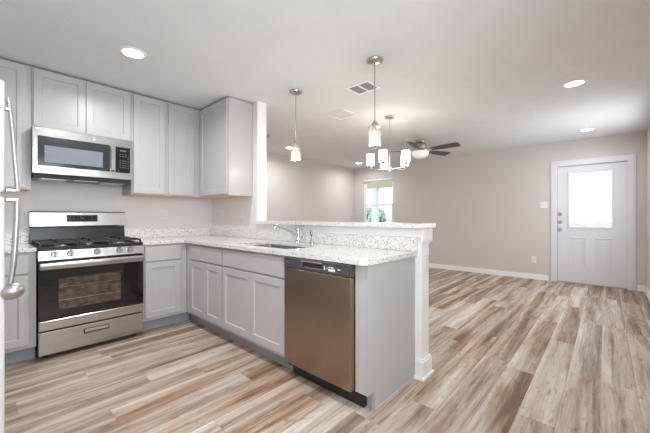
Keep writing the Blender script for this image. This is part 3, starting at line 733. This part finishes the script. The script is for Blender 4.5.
def vent(label, x0, x1, y0, y1, kind):
    t = thing('ceiling_vent', label, 'air vent', (0, 0, ZC), 0, 'ceiling vents'); b = .028
    m = MB(); m.box(x0, x1, y0, y0+b, -.008, -.001, .002); m.box(x0, x1, y1-b, y1, -.008, -.001, .002); m.box(x0, x0+b, y0+b, y1-b, -.008, -.001, .002); m.box(x1-b, x1, y0+b, y1-b, -.008, -.001, .002)
    if kind == 'return': xm = (x0+x1)/2; ym = (y0+y1)/2; m.box(x0+b, x1-b, ym-.010, ym+.010, -.008, -.001)
    m.build('frame', M_vent, t)
    if kind == 'return':
        MB().box(x0+b, x1-b, y0+b, y1-b, -.003, -.001).build('backing', M_filter, t)
        m = MB(); n = 15
        for i in range(n):
            x = x0+b+(x1-x0-2*b)*(i+.5)/n; m.box(x-.0018, x+.0018, y0+b, y1-b, -.007, -.0035)
        m.build('slats', plain('vent_fin', srgb(168, 175, 184), .5), t)
    else:
        MB().box(x0+b, x1-b, y0+b, y1-b, -.003, -.001).build('backing', plain('vent_slat_shade', srgb(185, 185, 186), .8), t)  # grey sheet painted as the shade between the slats
        m = MB(); n = 5
        for i in range(n):
            x = x0+b+(x1-x0-2*b)*(i+.5)/n; m.box(x-.016, x+.016, y0+b+.002, y1-b-.002, -.010, -.006, .001)
        m.build('slats', M_vent, t)
vent('square return grille with blue-grey slats behind the right pendant rod', 1.005, 1.245, -2.330, -2.040, 'return')
vent('white louvred ceiling register between the two glass pendants', 1.475, 1.780, -1.650, -1.345, 'supply')
t = thing('smoke_detector', 'small round smoke detector on the ceiling beside the stub wall end', 'smoke detector', (1.60, .045, ZC))
SMD = t
MB().lathe([(.055, -.001), (.055, -.022), (.040, -.036), (.001, -.036)], n=28).build('housing', plain('detector_plastic', srgb(168, 164, 162), .5), t, True)

def pendant(label, x, y):
    t = thing('glass_pendant', label, 'pendant light', (x, y, ZC), 0, 'glass pendants over the bar')
    MB().lathe([(.001, -.001), (.066, -.001), (.070, -.006), (.066, -.018), (.045, -.028), (.012, -.034), (.001, -.034)], n=32).build('canopy', M_nickel, t, True)
    MB().cyl((0, 0, -.034), (0, 0, -.520), .0065, n=12).build('rod', M_nickel, t, True)
    MB().lathe([(.008, -.518), (.020, -.528), (.026, -.545), (.044, -.560), (.046, -.568), (.001, -.568)], n=28).build('socket_cap', M_nickel, t, True)
    MB().lathe([(.050, -.566), (.053, -.566), (.053, -.735), (.050, -.735)], n=36, closed=True).build('glass_shade', M_seeded, t, True)
    MB().lathe([(.001, -.569), (.014, -.569), (.014, -.600), (.011, -.604), (.001, -.604)], n=16).build('lamp_holder', M_nickel, t, True)
    MB().lathe([(.010, -.604), (.018, -.625), (.022, -.650), (.018, -.680), (.001, -.700)], n=20).build('bulb', M_bulb, t, True)
    l = bpy.data.lights.new('pendant_lamp', 'POINT'); l.energy = 4; l.color = (1, .93, .84); l.shadow_soft_size = .05
    o = bpy.data.objects.new('pendant_lamp', l); COL.objects.link(o); o.location = (x, y, ZC-.76)
pendant('clear glass pendant nearer the camera, hanging right of the other over the bar', .726, -2.584)
pendant('clear glass pendant farther from the camera, beside the stub wall', .726, -1.600)

# chandelier
CX, CY = 2.114, -1.912
ch = thing('chandelier', 'nickel chandelier with five white frosted cylinder shades', 'chandelier', (CX, CY, ZC))
MB().lathe([(.001, -.001), (.060, -.001), (.064, -.006), (.058, -.022), (.010, -.028), (.001, -.028)], n=28).build('canopy', M_nickel, ch, True)
m = MB(); m.tube([(0, 0, -.028), (0, 0, -.40)], .0035, 8); m.build('chain_rod', M_nickel, ch, True)
MB().lathe([(.001, -.40), (.009, -.40), (.009, -.66), (.026, -.67), (.030, -.690), (.022, -.712), (.010, -.722), (.001, -.722)], n=20).build('column', M_nickel, ch, True)
A0 = R(42.17)    # viewing azimuth, only to place the first arm
for i in range(5):
    ph = R(-30 + 72*i)             # 0 = towards the camera corner of the room
    ang = A0 + math.pi + ph
    dx_, dy_ = math.cos(ang), math.sin(ang); Rr = .25
    am = MB().tube([(dx_*.02, dy_*.02, -.690), (dx_*.12, dy_*.12, -.694), (dx_*(Rr-.02), dy_*(Rr-.02), -.690), (dx_*Rr, dy_*Rr, -.680), (dx_*Rr, dy_*Rr, -.655)], .006, 10).build('arm', M_nickel, ch, True)
    MB().lathe([(.001, -.664), (.016, -.664), (.026, -.652), (.030, -.640), (.001, -.640)], (dx_*Rr, dy_*Rr, 0), n=18).build('shade_holder', M_nickel, am, True)
    MB().lathe([(.001, -.638), (.050, -.638), (.052, -.634), (.052, -.492), (.047, -.492), (.047, -.630), (.001, -.632)], (dx_*Rr, dy_*Rr, 0), n=26).build('shade', M_shade, am, True)
l = bpy.data.lights.new('chandelier_lamp', 'POINT'); l.energy = 13; l.color = (1, .95, .88); l.shadow_soft_size = .2
o = bpy.data.objects.new('chandelier_lamp', l); COL.objects.link(o); o.location = (CX, CY, 1.60)

# ceiling fan
FX, FY = 3.643, -1.621
fn = thing('ceiling_fan', 'nickel ceiling fan with dark blades and a frosted bowl light', 'ceiling fan', (FX, FY, ZC))
MB().lathe([(.001, -.001), (.085, -.001), (.088, -.01), (.080, -.030), (.055, -.042), (.001, -.042)], n=32).build('canopy', M_nickel, fn, True)
MB().lathe([(.001, -.043), (.07, -.043), (.125, -.065), (.135, -.100), (.120, -.135), (.09, -.150), (.05, -.156), (.05, -.185), (.075, -.192), (.001, -.192)], n=36).build('motor_housing', M_nickel, fn, True)
MB().lathe([(.001, -.192), (.150, -.192), (.152, -.200), (.146, -.232), (.120, -.268), (.075, -.292), (.001, -.300)], n=36).build('light_bowl', M_bowl, fn, True)
for i in range(5):
    a = R(-46 + 72*i)               # measured from the image-right axis
    rx, ry = math.sin(A0), -math.cos(A0); fx_, fy_ = math.cos(A0), math.sin(A0)
    d = Vector((rx*math.cos(a)+fx_*math.sin(a), ry*math.cos(a)+fy_*math.sin(a), 0)); n_ = Vector((-d.y, d.x, 0))
    br = MB(); br.tube([d*.10+Vector((0, 0, -.135)), d*.17+Vector((0, 0, -.165)), d*.25+Vector((0, 0, -.168))], [.012, .010, .010], 8)
    bo = br.build('blade_iron', M_nickel, fn, True)
    m = MB(); up = Vector((0, 0, 1)); pts = []
    outl = [(.20, .045), (.30, .055), (.50, .068), (.64, .072), (.675, .066), (.685, .05)]
    top = [d*r_ + n_*w_ for r_, w_ in outl] + [d*r_ - n_*w_ for r_, w_ in reversed(outl)]
    tilt = -.26
    vt = [m.bm.verts.new(p + up*(-.166 + (p.dot(n_))*tilt)) for p in top]; vb = [m.bm.verts.new(p + up*(-.174 + (p.dot(n_))*tilt)) for p in top]
    m.bm.faces.new(vt); m.bm.faces.new(list(reversed(vb)))
    for k in range(len(vt)):
        j = (k+1) % len(vt); m.bm.faces.new((vt[k], vt[j], vb[j], vb[k]))
    m.build('blade', M_blade, fn)
